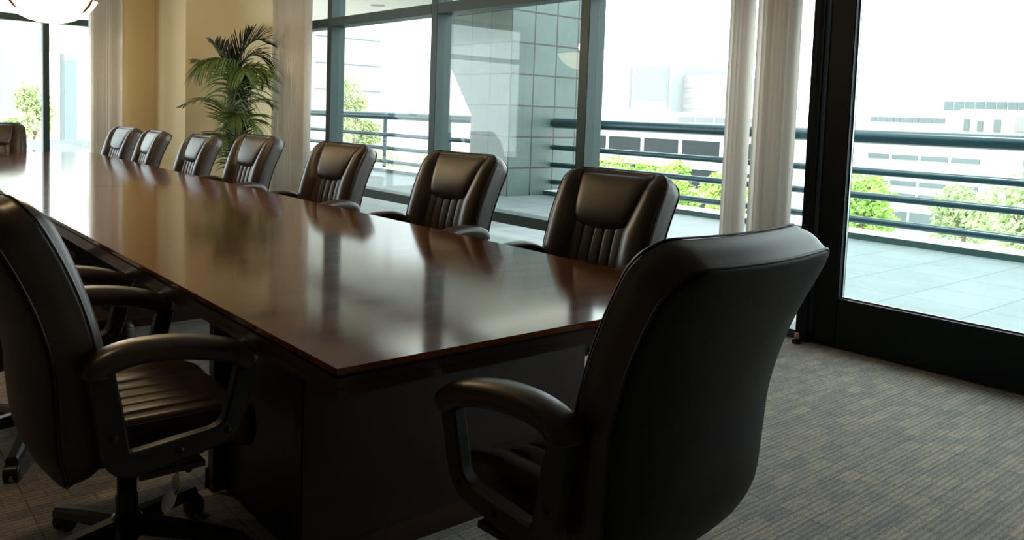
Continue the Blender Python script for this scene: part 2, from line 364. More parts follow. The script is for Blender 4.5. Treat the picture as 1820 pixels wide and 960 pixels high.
def round_outline(w, h0, h1, rt, rb, taper=0, n=16, crown=0):
    """closed loop of (x, h) with corner radii; taper narrows the bottom"""
    P = []
    def arc(cx, cy, r, a0):
        for k in range(n): a = a0+k/(n-1)*pi/2; P.append((cx+r*cos(a), cy+r*sin(a)))
    def line(p, q, m):
        for k in range(1, m): f = k/m; P.append((p[0]+(q[0]-p[0])*f, p[1]+(q[1]-p[1])*f))
    arc(w-rb, h0+rb, rb, -pi/2); line((w, h0+rb), (w, h1-rt), 22)
    arc(w-rt, h1-rt, rt, 0); line((w-rt, h1), (-w+rt, h1), 20)
    arc(-w+rt, h1-rt, rt, pi/2); line((-w, h1-rt), (-w, h0+rb), 22)
    arc(-w+rb, h0+rb, rb, pi); line((-w+rb, h0), (w-rb, h0), 20)
    Q = []
    for x, h in P:
        f = (h-h0)/(h1-h0); s = 1-taper*(1-f)**2
        Q.append((x*s, h+crown*(1-(x/w)**2)*max(0, (f-.5)*2)))
    return Q
def cushion(out, mp, t, front, rear, c, rings=26, er=.03):
    """closed padded slab: rear panel, gusset, front panel"""
    cx, cy = c; mb = MB(); rows = []
    def ring(s, df, mode):
        row = []
        for x, h in out:
            X, H = cx+(x-cx)*s, cy+(h-cy)*s
            row.append(mp(X, H, df(X, H, s)))
        rows.append(row)
    for k in range(1, rings): ring(k/rings*.97, lambda X, H, s: -t/2-rear*(1-s**2.2), 0)
    for k in range(7):
        a = k/6*pi/2; ring(.97+.03*sin(a), lambda X, H, s, a=a: -t/2+er*(1-cos(a))*.8, 0)
    for k in range(1, 6): ring(1+.012*sin(pi*k/6), lambda X, H, s, k=k: -t/2+er*.8+(t-er*1.8)*k/6, 0)
    for k in range(9):
        a = k/8*pi/2; ring(1-.07*(1-cos(a)), lambda X, H, s, a=a: t/2-er+er*sin(a)+front(X, H)*sin(a)**2, 0)
    for k in range(rings-1, 0, -1): ring(k/rings*.93, lambda X, H, s: t/2+front(X, H), 0)
    mb.grid(rows, True)
    for row in (rows[0], rows[-1]): mb.add(row, [tuple(range(len(row)))], True)
    return mb
def sst(a, b, x):
    t = max(0, min(1, (x-a)/(b-a))); return t*t*(3-2*t)
BW = .302
b_out = round_outline(BW, 0, BH, .085, .085, .07, crown=.012)
def pil_hw(v): return .140+.068*max(0, min(1, v))**.7
def bfront(x, h):
    f = h/BH; hw = pil_hw((f-.635)/.365) if f > .635 else .142+.012*(.635-f)
    q = max(0., min(1., (abs(x)-hw+.006)/(BW*.97-hw)))
    return (.036*sin(pi*min(q*1.05, 1))**.55 if q > 0 else 0)*(1-.75*sst(.86, 1, f)) - .008
def loop_tube(out, s, dd, mp, c, r=.0032):
    P = [mp(c[0]+(x-c[0])*s, c[1]+(h-c[1])*s, dd) for x, h in out]; P.append(P[0]); return MB().tube(P, r, 6, False)
BC = (0, BH*.5)
TH = .115
back_me = cushion(b_out, back_map, TH, bfront, .018, BC).mesh('backrest')
back_me.materials.append(M['leather']); back_me.materials.append(M['leather_back_shaded'])
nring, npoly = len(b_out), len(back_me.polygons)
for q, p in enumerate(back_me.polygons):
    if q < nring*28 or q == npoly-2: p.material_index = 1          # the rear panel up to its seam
pip_me = loop_tube(b_out, .996, -TH/2+.007, back_map, BC, .0035)
v2 = loop_tube(b_out, .992, TH/2-.013, back_map, BC, .0025); pip_me.add(v2.v, v2.f, True); pip_me = pip_me.mesh('piping')
H0, H1 = BH*.635, BH+.004
def pillow():
    rows = []
    for i in range(31):
        v = i/30; row = []
        for j in range(37):
            uu = j/36*2-1; hw = pil_hw(v)+.003
            x = uu*hw; h = H0+(H1-H0)*v - .012*(1-v)**2*(1-uu*uu)
            edge = (1-abs(uu)**9)**.5 if abs(uu) < 1 else 0
            pv = (1-(1-v)**12)*(1-.95*v**7)
            dd = TH/2-.016+(.050*pv*(.7+.3*cos(uu*1.5)))*edge
            if v > .86: 
                q = (v-.86)/.14; dd = dd*(1-q)+(.004)*q*edge + (-.012)*q*(1-edge); h = H0+(H1-H0)*.86+(H1+.012*(1-(x/BW)**2)-H0-(H1-H0)*.86)*sin(q*pi/2)
            row.append(back_map(x, h, dd))
        rows.append(row)
    return MB().grid(rows).mesh('pillow')
pil_me = pillow()
def tuft(mp, hw0, hw1, h0, h1, base, amp, nrib=5, cols=61, nrow=24, endfall=True):
    rows = []
    for i in range(nrow):
        v = i/(nrow-1); row = []
        for j in range(cols):
            uu = j/(cols-1)*2-1; hw = hw0+(hw1-hw0)*v; x = uu*hw; h = h0+(h1-h0)*v
            rib = abs(sin(pi*nrib*(uu+1)/2))**.25
            e = 1-(1-v)**30
            dd = base+amp*rib*e - (.012 if j in (0, cols-1) else 0) - .010*(1-e)
            row.append(mp(x, h, dd))
        rows.append(row)
    return MB().grid(rows).mesh('tuft')
tuft_me = tuft(back_map, .152, .146, .085, H0+.03, TH/2-.009, .009)
# seam lines beside the headrest pillow
def seam(sg):
    mb = MB()
    if True:
        P = []
        for i in range(24):
            v = i/23; hw = pil_hw(v)+.001
            q = max(0, (v-.86)/.14)
            h = H0+(H1-H0)*min(v, .86)+((H1+.004)-H0-(H1-H0)*.86)*sin(q*pi/2) if q else H0+(H1-H0)*v
            P.append(back_map(sg*(hw+.002), h, (TH/2+.004)*(1-q*q)+.03*q*q*0))
        mb.tube(P, .0028, 6)
    return mb.mesh('seam')
seam_me = [seam(-1), seam(1)]
# seat
def seat_map(x, h, dd):
    drop = -.035*sst(.36, .52, h) + .012*sst(.1, .0, h)
    return (x, h-.225, .435+dd+drop+.012*(x/.26)**2)
s_out = round_outline(.262, 0, .51, .07, .05, .06)
def sfront(x, h): return .010*sst(.17, .22, abs(x)) + .006*sst(.36, .46, h) - .004
seat_me = cushion(s_out, seat_map, .105, sfront, 0, (0, .255), rings=20, er=.028).mesh('seat')
spip_me = loop_tube(s_out, .985, .105/2-.010, seat_map, (0, .255), .003).mesh('piping')
stuft_me = tuft(seat_map, .165, .170, .04, .40, .105/2-.006, .010)
def arm_pad(sg):
    C = catmull([(-.165, .652), (-.157, .676), (-.12, .694), (-.06, .703), (.03, .699), (.12, .681), (.18, .658), (.212, .632)], 8)
    rows = []; N = len(C)
    for i, (y, z) in enumerate(C):
        s = i/(N-1); e = min(1, sqrt(max(0, 1-(1-min(s/.05, 1))**2)), sqrt(max(0, 1-(1-min((1-s)/.05, 1))**2)))
        j0, j1 = max(i-1, 0), min(i+1, N-1); t = Vector((C[j1][0]-C[j0][0], C[j1][1]-C[j0][1])).normalized(); n = (-t[1], t[0])
        w, h = .041*(.25+.75*e), .031*(.2+.8*e)
        row = []
        for k in range(24):
            a = 2*pi*k/24; cx = math.copysign(abs(cos(a))**.75, cos(a))*w; cz = math.copysign(abs(sin(a))**.75, sin(a))*h
            row.append((sg*.335+cx, y+n[0]*cz, z+n[1]*cz))
        rows.append(row)
    mb = MB().grid(rows, True); mb.add(rows[0], [tuple(range(24))], True); mb.add(rows[-1], [tuple(range(24))], True)
    return mb.mesh('pad')
def arm_seam(sg, q):
    mb = MB()
    C = catmull([(-.145, .665), (-.115, .697), (-.06, .707), (.03, .704), (.12, .686), (.18, .663), (.202, .648)], 8)
    mb.tube([(sg*.335+q*.0385, y, z) for y, z in C], .0022, 5)
    return mb.mesh('seam')
def rounded(path, r, n=6):
    out = [path[0]]
    for a, b, c in zip(path, path[1:], path[2:]):
        A, B, Cc = Vector(a), Vector(b), Vector(c); p = B+(A-B).normalized()*r; q = B+(Cc-B).normalized()*r
        for k in range(n+1):
            t = k/n; out.append(tuple(p*(1-t)**2+B*2*t*(1-t)+q*t*t))
    out.append(path[-1]); return out
def arm_frame(sg):
    path = rounded([(-.150, .665), (-.132, .555), (-.112, .420), (.160, .455), (.205, .635)], .05)
    mb = MB(); rows = []; N = len(path)
    for i, (y, z) in enumerate(path):
        j0, j1 = max(i-1, 0), min(i+1, N-1); t = Vector((path[j1][0]-path[j0][0], path[j1][1]-path[j0][1])).normalized(); n = (-t[1], t[0])
        hw = .032 if z < .60 else .030; ht = .019
        if i > N*.62: hw = .026
        prof = [(-ht, -hw+.006), (-ht+.006, -hw), (ht-.006, -hw), (ht, -hw+.006), (ht, hw-.006), (ht-.006, hw), (-ht+.006, hw), (-ht, hw-.006)]
        rows.append([(sg*.330+a, y+n[0]*b, z+n[1]*b) for a, b in prof])
    mb.grid(rows, True); mb.sm = [False]*len(mb.f); mb.add(rows[0], [tuple(range(8))]); mb.add(rows[-1], [tuple(range(8))])
    return mb.mesh('frame')
def bolt(sg, y, z): return MB().lathe([(0, -.004), (.008, -.004), (.010, 0), (.008, .005), (.0, .006)], (sg*.350, y, z), 12, 'x').mesh('bolt')
def leg(a):
    mb = MB(); rows = []
    for i in range(9):
        s = i/8; R = .03+.29*s; w = .030-.010*s; h = .022-.008*s; z = .118-.040*s - .012*s*s
        P = []
        for px, pz in ((-1, -1), (1, -1), (1, .3), (.6, 1), (-.6, 1), (-1, .3)):
            X, Y = R, px*w; P.append((X*cos(a)-Y*sin(a), X*sin(a)+Y*cos(a), z+pz*h))
        rows.append(P)
    mb.grid(rows, True); mb.sm = [False]*len(mb.f); mb.add(rows[0], [tuple(range(6))]); mb.add(rows[-1], [tuple(range(6))]); return mb.mesh('leg')
def caster(a, sw):
    mb = MB(); R = .31; cx, cy = R*cos(a), R*sin(a)
    mb.lathe([(0, .03), (.009, .03), (.009, .065), (0, .065)], (cx, cy, 0), 10)
    dx, dy = cos(sw), sin(sw); ox, oy = cx-dx*.018, cy-dy*.018
    for q in (-1, 1):
        W_ = MB().lathe([(0, -.009), (.022, -.009), (.028, -.005), (.028, .006), (.018, .009), (.0, .011)], (0, 0, 0), 18, 'x')
        vs = []
        for (x, y, z) in W_.v:
            X = q*(x+.015); vs.append((ox-dy*X+dx*y, oy+dx*X+dy*y, z+.028))
        mb.add(vs, W_.f, True)
    hood = []
    for i in range(9):
        t = i/8*pi; hood.append([(ox-dy*X+dx*cos(t)*.031, oy+dx*X+dy*cos(t)*.031, .03+sin(t)*.031) for X in (-.020, -.006, .006, .020)])
    mb.grid(hood); return mb.mesh('caster')
def make_chair():
    t = thing('office_chair', '', 'chair')
    b = obj('backrest', back_me, M['leather'] if not back_me.materials else None, t); obj('piping', pip_me, M['piping'], b); obj('tufted_panel', tuft_me, M['leather'], b)
    p = obj('headrest_pillow', pil_me, M['leather'], t); [obj('seam', q, M['stitch'] if not q.materials else None, p) for q in seam_me]
    s = obj('seat', seat_me, M['leather'], t); obj('piping', spip_me, M['piping'], s); obj('tufted_panel', stuft_me, M['leather'], s)
    for sg in (-1, 1):
        a = obj('armrest_pad', arm_pad(sg), M['leather'], t); [obj('seam', arm_seam(sg, q), M['piping'], a) for q in (-1, 1)]
        f = obj('arm_frame', arm_frame(sg), M['plastic'], t)
        for y, z in ((-.125, .505), (.03, .440), (.150, .465)): obj('bolt', bolt(sg, y, z), M['black'], f)
    obj('tilt_mechanism', MB().box(-.07, .07, -.12, .14, .325, .385, .01).box(-.235, .235, -.1, -.05, .37, .39).box(-.235, .235, .08, .13, .37, .39).box(-.33, -.235, -.06, .10, .375, .39).box(.235, .33, -.06, .10, .375, .39).mesh(), M['black'], t)
    obj('adjustment_lever', MB().tube([(.05, .06, .35), (.16, .08, .345), (.24, .09, .335)], [.006, .006, .010], 8).mesh(), M['black'], t)
    obj('gas_column', MB().lathe([(.0, .07), (.030, .07), (.030, .20), (.026, .205), (.026, .26), (.017, .262), (.017, .33), (0, .33)], n=20).mesh(), M['black'], t)
    obj('base_hub', MB().lathe([(0, .085), (.045, .085), (.048, .10), (.048, .125), (.036, .145), (0, .145)], n=20).mesh(), M['plastic'], t)
    for k in range(5):
        a = pi/2+k*2*pi/5+.25; l = obj('base_leg', leg(a), M['plastic'], t); obj('caster', caster(a, a+1.1+k*.7), M['black'], l)
    return t
chair0 = make_chair(); used = [False]
RG = 'chairs along the window side of the table'
def place(x, y, rz, label, group, s=1.0, base=0):
    o = chair0 if not used[0] else tree_copy(chair0)
    used[0] = True; o.location = (x, y, 0); o.rotation_euler = (0, 0, radians(rz)); o['label'] = label
    if 'group' in o.keys(): del o['group']
    if group: o['group'] = group
    o.scale = (s, s, s)
    for ch in o.children:
        if ch.name.startswith('base_leg'): ch.rotation_euler.z = radians(base)
    return o
place(1.457, 1.32, 2.5, 'black leather office chair at the near head of the table, back to the camera', None)
LG_ = 'chairs along the left side of the table'
place(.652, 2.40, -90, 'nearest black leather office chair on the left, white tag hanging under its seat', LG_, base=24)
place(.62, 3.46, -86, 'left-side leather office chair mostly hidden behind the nearest left chair', LG_, base=12)
row = [(2.40, 2.47, 92, 1, 'brown leather chair on the window side, nearest the camera and the pale blind'),
       (2.43, 3.64, 94, 1.01, 'brown leather chair on the window side, directly before the tiled pillar'),
       (2.43, 4.98, 97, 1, 'brown leather chair on the window side, before the left window with the pale tree'),
       (2.40, 6.32, 95, 1, 'glossy leather chair on the window side directly below the palm'),
       (2.34, 7.38, 93, .96, 'glossy leather chair at the corner of the tan wall, left of the palm'),
       (2.30, 8.58, 90, .958, 'narrow glossy leather chair, second from the far end of the window side'),
       (2.26, 9.42, 98, .96, 'glossy leather chair at the far end of the window side, by the cream blind')]
for i, (x, y, a, sc, lab) in enumerate(row): place(x, y, a, lab, RG, sc, base=i*23)
place(1.43, 9.86, 180, 'dark leather chair at the far head of the table before the far window', None, .965)

tag = obj('hang_tag', MB().lathe([(0, -.0015), (.9, -.0015), (1, 0), (.9, .0015), (0, .0015)], n=28, axis='y').mesh(), M['white'])
tag['label'] = 'small white oval tag hanging under the seat of the nearest left chair'; tag['category'] = 'tag'
tag.location = (.700, 2.19, .250); tag.scale = (.017, 1, .034); tag.rotation_euler = (0, radians(16), radians(-12))
obj('cord', MB().tube([(0, 0, 1), (.3, 0, 1.6), (-.1, 0, 2.3)], .05, 6).mesh(), M['chrome'], tag)

# ---------------------------------------------------------------- vertical blinds
def blind(loc, along, n, length, z1, label, seed, wdt=.089, ang0=65, ang1=80, gap=(9, 9)):
    rnd = random.Random(seed); t = thing('vertical_blind', label, 'blind', loc)
    mb = MB()
    for i in range(n):
        p = (i+.5)/n*length
        if gap[0] < p < gap[1]: continue
        a = radians(rnd.uniform(ang0, ang1)); rows = []
        for z in (.025, z1):
            row = []
            for k in range(7):
                q = (k/6-.5)*wdt; bow = .008*(1-(2*k/6-1)**2)
                dx, dy = q*sin(a)+bow*cos(a), q*cos(a)-bow*sin(a)
                row.append((dx, p+dy, z) if along == 'y' else (p+dy, dx, z))
            rows.append(row)
        mb.grid(rows)
    s = obj('slats', mb.mesh(recalc=False), M['blind'], t)
    md = s.modifiers.new('thickness', 'SOLIDIFY'); md.thickness = .0012
    if along == 'y': obj('headrail', MB().box(-.025, .025, -.02, length+.05, z1, z1+.05).mesh(), M['frame'], t)
    else: obj('headrail', MB().box(-.02, length+.05, -.025, .025, z1, z1+.05).mesh(), M['frame'], t)
    return t
blind((4.42, 2.69, 0), 'y', 15, .43, 2.84, 'pale vertical blind gathered beside the dark glass door', 3, ang0=-66, ang1=-40, gap=(.215, .305))
blind((4.42, 8.98, 0), 'y', 24, .92, 2.84, 'beige vertical blind drawn together beside the palm wall', 4, ang0=-70, ang1=-45)
blind((2.66, 11.38, 0), 'x', 13, .34, 2.84, 'cream vertical blind gathered at the right end of the far window', 5, ang0=-25, ang1=25)

# ---------------------------------------------------------------- pendant bowls, downlights
def pendant(y, label):
    t = thing('pendant_lamp', label, 'lamp', (1.52, y, 1.935), 0, 'bowl pendants over the table')
    prof = [(.0, 0), (.09, .007), (.165, .026), (.24, .062), (.295, .108), (.335, .158), (.36, .20), (.35, .203), (.325, .163), (.285, .115), (.23, .070), (.155, .034), (.09, .015), (0, .008)]
    obj('glass_bowl', MB().lathe(prof, n=48).mesh(), M['bowl'], t)
    for k in range(3):
        a = radians((-156, -46, 79)[k]); P = [(rr*cos(a), rr*sin(a), zz) for rr, zz in ((.285, .088), (.305, .105), (.345, .150), (.38, .21), (.34, .30), (.20, .55), (.03, .75))]
        obj('bracket', MB().tube(P, [.003, .008, .011, .010, .006, .006, .006], 8).mesh(), M['bronze'], t)
    obj('stem', MB().lathe([(0, .70), (.03, .70), (.03, .76), (.008, .78), (.008, .93), (.06, .935), (.06, .95), (0, .95)], n=20).mesh(), M['bronze'], t)
    l = bpy.data.lights.new('pendant_bulb', 'POINT'); l.energy = 75; l.color = (1, .74, .42); l.shadow_soft_size = .08
    o = bpy.data.objects.new('pendant_bulb', l); COL.objects.link(o); o.parent = t; o.location = (0, 0, .30)
    return t
pendant(7.85, 'glowing alabaster bowl pendant with bronze brackets before the far window')
pendant(5.42, 'nearer alabaster bowl pendant, only its glowing underside in view before the tan wall')
def downlight(x, y, e=26, size=80, z=2.9):
    t = thing('recessed_downlight', 'round recessed ceiling downlight', 'lamp', (x, y, z), 0, 'recessed ceiling downlights')
    obj('trim_ring', MB().lathe([(.06, -.004), (.085, -.004), (.088, 0), (.06, 0)], n=24).mesh(), M['plaster'], t)
    obj('lens', MB().lathe([(0, -.001), (.06, -.001)], n=24).mesh(recalc=False), M['lens'], t)
    l = bpy.data.lights.new('downlight', 'SPOT'); l.energy = e; l.spot_size = radians(size); l.spot_blend = .6; l.color = (1, .70, .38); l.shadow_soft_size = .05
    o = bpy.data.objects.new('downlight', l); COL.objects.link(o); o.parent = t; o.location = (0, 0, -.02)
for x, y in ((.0, 2.6), (.0, 4.2), (.0, 5.8), (.0, 7.4)): downlight(x, y)

# ---------------------------------------------------------------- potted palm
def frond(P, L, nleaf, droop, width, seed, side=(0, 1, 0), up=0.5):
    """pinnate leaf along the curve P: thin rachis with folded strap leaflets"""
    rnd = random.Random(seed); C = [Vector(p) for p in catmull(P, 10)]; mb = MB()
    N = len(C); mb.tube([c for c in C], [.006*(1-.8*i/(N-1))+.0012 for i in range(N)], 6)
    lf = MB()
    for i in range(nleaf):
        s = .12+.88*i/(nleaf-1); k = s*(N-1); i0 = min(int(k), N-2); f = k-i0; p = C[i0].lerp(C[i0+1], f)
        t = (C[min(i0+2, N-1)]-C[max(i0-1, 0)]).normalized()
        sd = t.cross(Vector((0, 0, 1)));
        if sd.length < .2: sd = Vector(side)
        sd.normalize(); nn = sd.cross(t).normalized()
        ln = L*(sin(pi*min(1, .18+.80*s))**.6)*rnd.uniform(.88, 1.08)
        for q in (-1, 1):
            dirv = (t*(.55+.7*s)+sd*q*1.0+nn*up+Vector((rnd.uniform(-.1, .1), rnd.uniform(-.1, .1), rnd.uniform(-.1, .1)))).normalized()
            pts = []; pos = p.copy(); dv = dirv.copy(); M_ = 7
            for j in range(M_+1):
                pts.append(pos.copy()); pos = pos+dv*(ln/M_); dv = (dv+Vector((0, 0, -droop/M_))).normalized()
            vs = []
            for j, pp in enumerate(pts):
                w = width*(.35+.65*sin(pi*min(1, (j/M_)*.9+.12))) if j < M_ else .0006
                dd = (pts[min(j+1, M_)]-pts[max(j-1, 0)]).normalized(); wv = dd.cross(nn)
                if wv.length < .1: wv = dd.cross(sd)
                wv.normalize(); fold = wv.cross(dd)*w*.35
                vs += [pp-wv*w+fold, pp, pp+wv*w+fold]
            lf.add(vs, [(3*j+a, 3*j+a+1, 3*j+4+a, 3*j+3+a) for j in range(M_) for a in (0, 1)], True)
    return mb, lf
pot = thing('potted_palm', 'tall potted palm with arching green fronds against the tan wall', 'plant', (3.74, 9.58, 0))
obj('pot', MB().lathe([(0, 0), (.15, 0), (.19, .20), (.215, .40), (.225, .42), (.205, .42), (.19, .38), (0, .38)], n=32).mesh(), M['pot'], pot)
obj('soil', MB().lathe([(0, .385), (.19, .385)], n=24).mesh(recalc=False), M['soil'], pot)
FR = [ # points, leaflet length, count, droop, dark, lift
 ([(0, 0, .40), (.0, .0, 1.1), (.02, .02, 1.55), (.12, -.03, 1.92), (.26, -.10, 2.08), (.38, -.16, 2.04)], .48, 44, .25, True, .35),
 ([(0, 0, .40), (.02, .05, 1.2), (.08, .05, 1.62), (.20, -.02, 1.88), (.34, -.06, 1.88), (.44, -.10, 1.74)], .44, 40, .7, True, .15),
 ([(0, 0, .40), (.02, .05, 1.2), (.05, .1, 1.60), (.14, .02, 1.98), (.24, .0, 2.18)], .44, 34, .2, True, .3),
 ([(0, 0, .40), (-.03, 0, 1.1), (-.03, .0, 1.58), (-.10, 0, 1.84), (-.20, -.02, 2.00)], .42, 26, .2, True, .3),
 ([(0, 0, .40), (.03, -.05, 1.2), (.07, -.08, 1.66), (-.08, -.1, 1.82), (-.28, -.12, 1.80), (-.44, -.12, 1.68)], .62, 46, 1.7, False, .0),
 ([(0, 0, .40), (0, -.05, 1.2), (.10, -.1, 1.58), (.22, -.15, 1.72), (.32, -.15, 1.64)], .50, 38, 1.8, False, .0),
 ([(0, 0, .40), (0, -.05, 1.2), (.02, -.15, 1.58), (.02, -.25, 1.74), (.0, -.40, 1.66)], .58, 38, 1.8, False, .0),
 ([(0, 0, .40), (-.02, -.03, 1.0), (-.10, -.1, 1.26), (-.34, -.1, 1.36), (-.60, -.1, 1.28)], .32, 36, .6, False, .15),
 ([(0, 0, .40), (.03, -.03, 1.0), (.12, -.1, 1.28), (.32, -.1, 1.38), (.46, -.1, 1.32)], .34, 32, .8, False, .15),
 ([(0, 0, .40), (.0, -.08, .85), (.04, -.16, 1.12), (-.02, -.28, 1.20), (-.14, -.36, 1.08)], .44, 30, 1.4, False, .1),
 ([(0, 0, .40), (.02, -.06, .8), (.08, -.12, 1.05), (.16, -.20, 1.12), (.22, -.30, .98)], .42, 28, 1.5, False, .1),
 ([(0, 0, .40), (-.02, -.05, .7), (-.08, -.10, .92), (-.18, -.16, .95), (-.26, -.2, .82)], .38, 28, 1.4, False, .1),
 ([(0, 0, .40), (.02, -.05, .65), (.05, -.12, .85), (.08, -.2, .88), (.10, -.3, .74)], .36, 28, 1.4, False, .1),
 ([(0, 0, .40), (.04, .05, 1.0), (.05, .10, 1.45), (-.10, .15, 1.72), (-.32, .2, 1.82)], .46, 34, 1.0, False, .1),
]
for i, (P, L_, n_, dr_, dark, up_) in enumerate(FR):
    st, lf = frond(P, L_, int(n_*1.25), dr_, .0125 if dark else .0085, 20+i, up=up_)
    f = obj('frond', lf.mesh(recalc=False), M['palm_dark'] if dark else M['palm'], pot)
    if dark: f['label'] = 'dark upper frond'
    obj('stem', st.mesh(), M['stem'], f)

ds = thing('door_stop', 'small door stop with pale pink end at the foot of the dark door post', 'door stop', (4.47, 2.60, 0))
obj('base', MB().box(-.02, .02, -.02, .02, 0, .03, .004).mesh(), M['black'], ds)
obj('rubber_end', MB().lathe([(0, .03), (.014, .03), (.016, .045), (.012, .065), (0, .067)], n=16).mesh(), M['pink'], ds)

# ---------------------------------------------------------------- terrace
struct('terrace', MB().box(XO, 9.30, -8, 30, -.15, 0), M['paver'])
struct('terrace_curb', MB().box(9.30, 9.75, -8, 10.17, -.3, .075, .006).box(9.30, 9.75, 11.3, 30, -.3, .075, .006), M['rail']).active_material = M['concrete']
struct('terrace_fascia', MB().box(9.285, 9.30, -8, 10.17, 0, .07).box(9.285, 9.30, 11.3, 30, 0, .07), M['frame'])
struct('terrace_ceiling', MB().box(XO, 8.45, 8.6, 34, 3.0, 3.25), M['soffit'])
dl = obj('soffit_light', MB().lathe([(0, -.003), (.09, -.003), (.11, -.008), (.12, 0), (0, .0)], n=24).mesh(), M['bmid']); dl.location = (7.0, 11.8, 3.0)
dl['label'] = 'dark round recessed light in the terrace ceiling'; dl['category'] = 'lamp'
def railing(y0, y1, label, posts):
    t = thing('railing', label, 'railing', (9.45, y0, 0), 0, None)
    L_ = y1-y0
    def rail(z, rad, nm):
        mb = MB(); prof = [0, .3, .7, 1]
        P = []; R = []
        for k in range(5): a = k/4*pi/2; P.append((0, rad*(1-cos(a))*.6, z)); R.append(max(.002, rad*sin(a)))
        for k in range(5): a = k/4*pi/2; P.append((0, L_-rad*.6+rad*sin(a)*.6, z)); R.append(max(.002, rad*cos(a)))
        obj(nm, mb.tube(P, R, 20).mesh(), M['rail'], t)
    rail(1.20, .082, 'handrail')
    for z in (.795, .505, .215): rail(z, .043, 'rail')
    for p in posts: obj('post', MB().box(.03, .09, p-y0-.03, p-y0+.03, .07, 1.15, .004).mesh(), M['rail'], t)
railing(-8, 10.168, 'teal steel tube railing along the terrace edge outside the door', (-6.5, -4.1, -1.7, .7, 6.1, 9.6))
railing(11.3, 29, 'teal steel tube railing beyond the tiled pillar, seen through the left windows', (13.2, 15.6, 18, 20.4, 22.8, 25.2, 27.6))
def prism(pts_yz, x0, x1):
    n = len(pts_yz); v = [(x0, y, z) for y, z in pts_yz]+[(x1, y, z) for y, z in pts_yz]
    return MB().add(v, [tuple(range(n)), tuple(range(n, 2*n))[::-1]]+[(i, (i+1) % n, n+(i+1) % n, n+i) for i in range(n)])
mb = MB(); v = [(10.17, 0), (11.18, 0), (11.18, 1.30), (11.85, 2.15), (11.85, 5.5), (10.17, 5.5)]
n = len(v); mb.add([(8.49, y, z) for y, z in v]+[(10.1, y, z) for y, z in v], [tuple(range(n)), tuple(range(n, 2*n))[::-1]]+[(i, (i+1) % n, n+(i+1) % n, n+i) for i in range(n)])
me = mb.mesh(); pl = obj('tiled_pillar', me, M['pillar_shaded'], None, kind='structure'); me.materials.append(M['pillar_lit'])
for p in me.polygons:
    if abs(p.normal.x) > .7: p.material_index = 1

# ---------------------------------------------------------------- city beyond
GZ = -13.0
struct('ground', MB().box(9.9, 500, -300, 500, GZ-.5, GZ), M['asphalt'])
BG = 'office buildings beyond the terrace'
def building(name, label, x0, x1, y0, y1, z1, m, bands=(), face='x', z0=GZ, group=BG):
    t = thing(name, label, 'building', ((x0+x1)/2, (y0+y1)/2, z0), 0, group)
    cx, cy = (x0+x1)/2, (y0+y1)/2
    obj('walls', MB().box(x0-cx, x1-cx, y0-cy, y1-cy, 0, z1-z0).mesh(), m, t)
    for bnd in bands:
        a0, a1, b0, b1, bm_, mull_ = bnd
        mb = MB(); n_ = mull_ or 1; w = (a1-a0)/n_; g = w*.06 if mull_ else 0
        for i in range(n_):
            c0, c1 = a0+i*w+g, a0+(i+1)*w-g
            if face == 'x': mb.box(x0-cx-.12, x0-cx+.05, c0-cy, c1-cy, b0-z0, b1-z0)
            else: mb.box(c0-cx, c1-cx, y0-cy-.12, y0-cy+.05, b0-z0, b1-z0)
        obj('window_band', mb.mesh(), bm_, t)
    return t
# tall pair of stone-banded wings with a glass centre
def stone_bands(y0, y1, zt):
    return [(y0, y1, z, z+1.6, M['bgrey'], 0) for z in (zt-4.2, zt-7.6, zt-11)]
building('office_tower', 'distant pinkish banded office wing left of the glass centre', 222, 250, 195.5, 260, 17.8, M['bpink'], stone_bands(196, 258, 17.8))
building('office_tower', 'distant pinkish banded office wing right of the glass centre', 222, 250, 162, 176, 16.7, M['bpink'], stone_bands(163, 175.5, 16.7))
building('office_tower', 'distant glass office block between the two banded wings', 216, 252, 176, 195.4, 19.9, M['bgrey'],
         [(178, 192, 8, 19.3, M['bglass'], 0), (193.4, 194.2, 5.5, 19, M['bmid'], 0), (177.0, 177.6, 5.5, 19, M['bmid'], 0)])
building('parking_structure', 'long low white building behind the railing', 120, 150, 78, 135, 3.0, M['bwhite'], [(80, 96, 1.2, 2.2, M['bmid'], 4)])
building('office_building', 'white office block with two dark window bands behind the young trees', 60, 76, 38, 75, .2, M['bwhite'],
         [(38.5, 74.5, -1.95, -.35, M['bdark'], 8), (38.5, 74.5, -4.6, -2.9, M['bdark'], 8), (38.5, 74.5, -7.4, -5.8, M['bdark'], 8)])
building('office_building', 'distant white building topped by a long grey glazed storey, right of the door', 122, 150, 20, 50.8, 5.6, M['bwhite'], [(20.5, 50.5, 4.2, 5.45, M['bmid'], 22)])
building('office_building', 'distant white building with a thin strip of grey windows under its roof', 118, 121.5, 44, 62, 3.3, M['bwhite'], [(48.5, 59, 2.3, 3.0, M['bmid'], 12)])
building('stucco_building', 'peach stucco building with small arched openings above the railing', 105, 117, 22, 41.5, 4.0, M['peach'], [(40.4, 41.0, 1.4, 2.8, M['bmid'], 0), (38.9, 39.5, 1.4, 2.6, M['bmid'], 0), (37, 37.7, 1.4, 2.8, M['bmid'], 0), (30, 35.5, 1.5, 3.2, M['bpink'], 0)])
building('parking_structure', 'white multi-storey building with long narrow openings below the handrail', 80, 100, 28, 41.5, .1, M['bwhite'],
         [(29.5, 40.5, z, z+.45, M['bmid'], 4) for z in (-1.6, -4.1, -5.3)] + [(31, 38, -8.2, -6.6, M['bmid'], 3)])
building('brick_building', 'white building with stacked red-brown window bays low at the right', 78, 90, 14, 27.3, -.4, M['bwhite'],
         [(19+k*2.3, 20.9+k*2.3, z, z+.6, M['bmid'], 0) for k in range(3) for z in (-1.5, -2.6, -3.8)] + [(19, 26.5, -1.75, -1.55, M['bpink'], 0)])
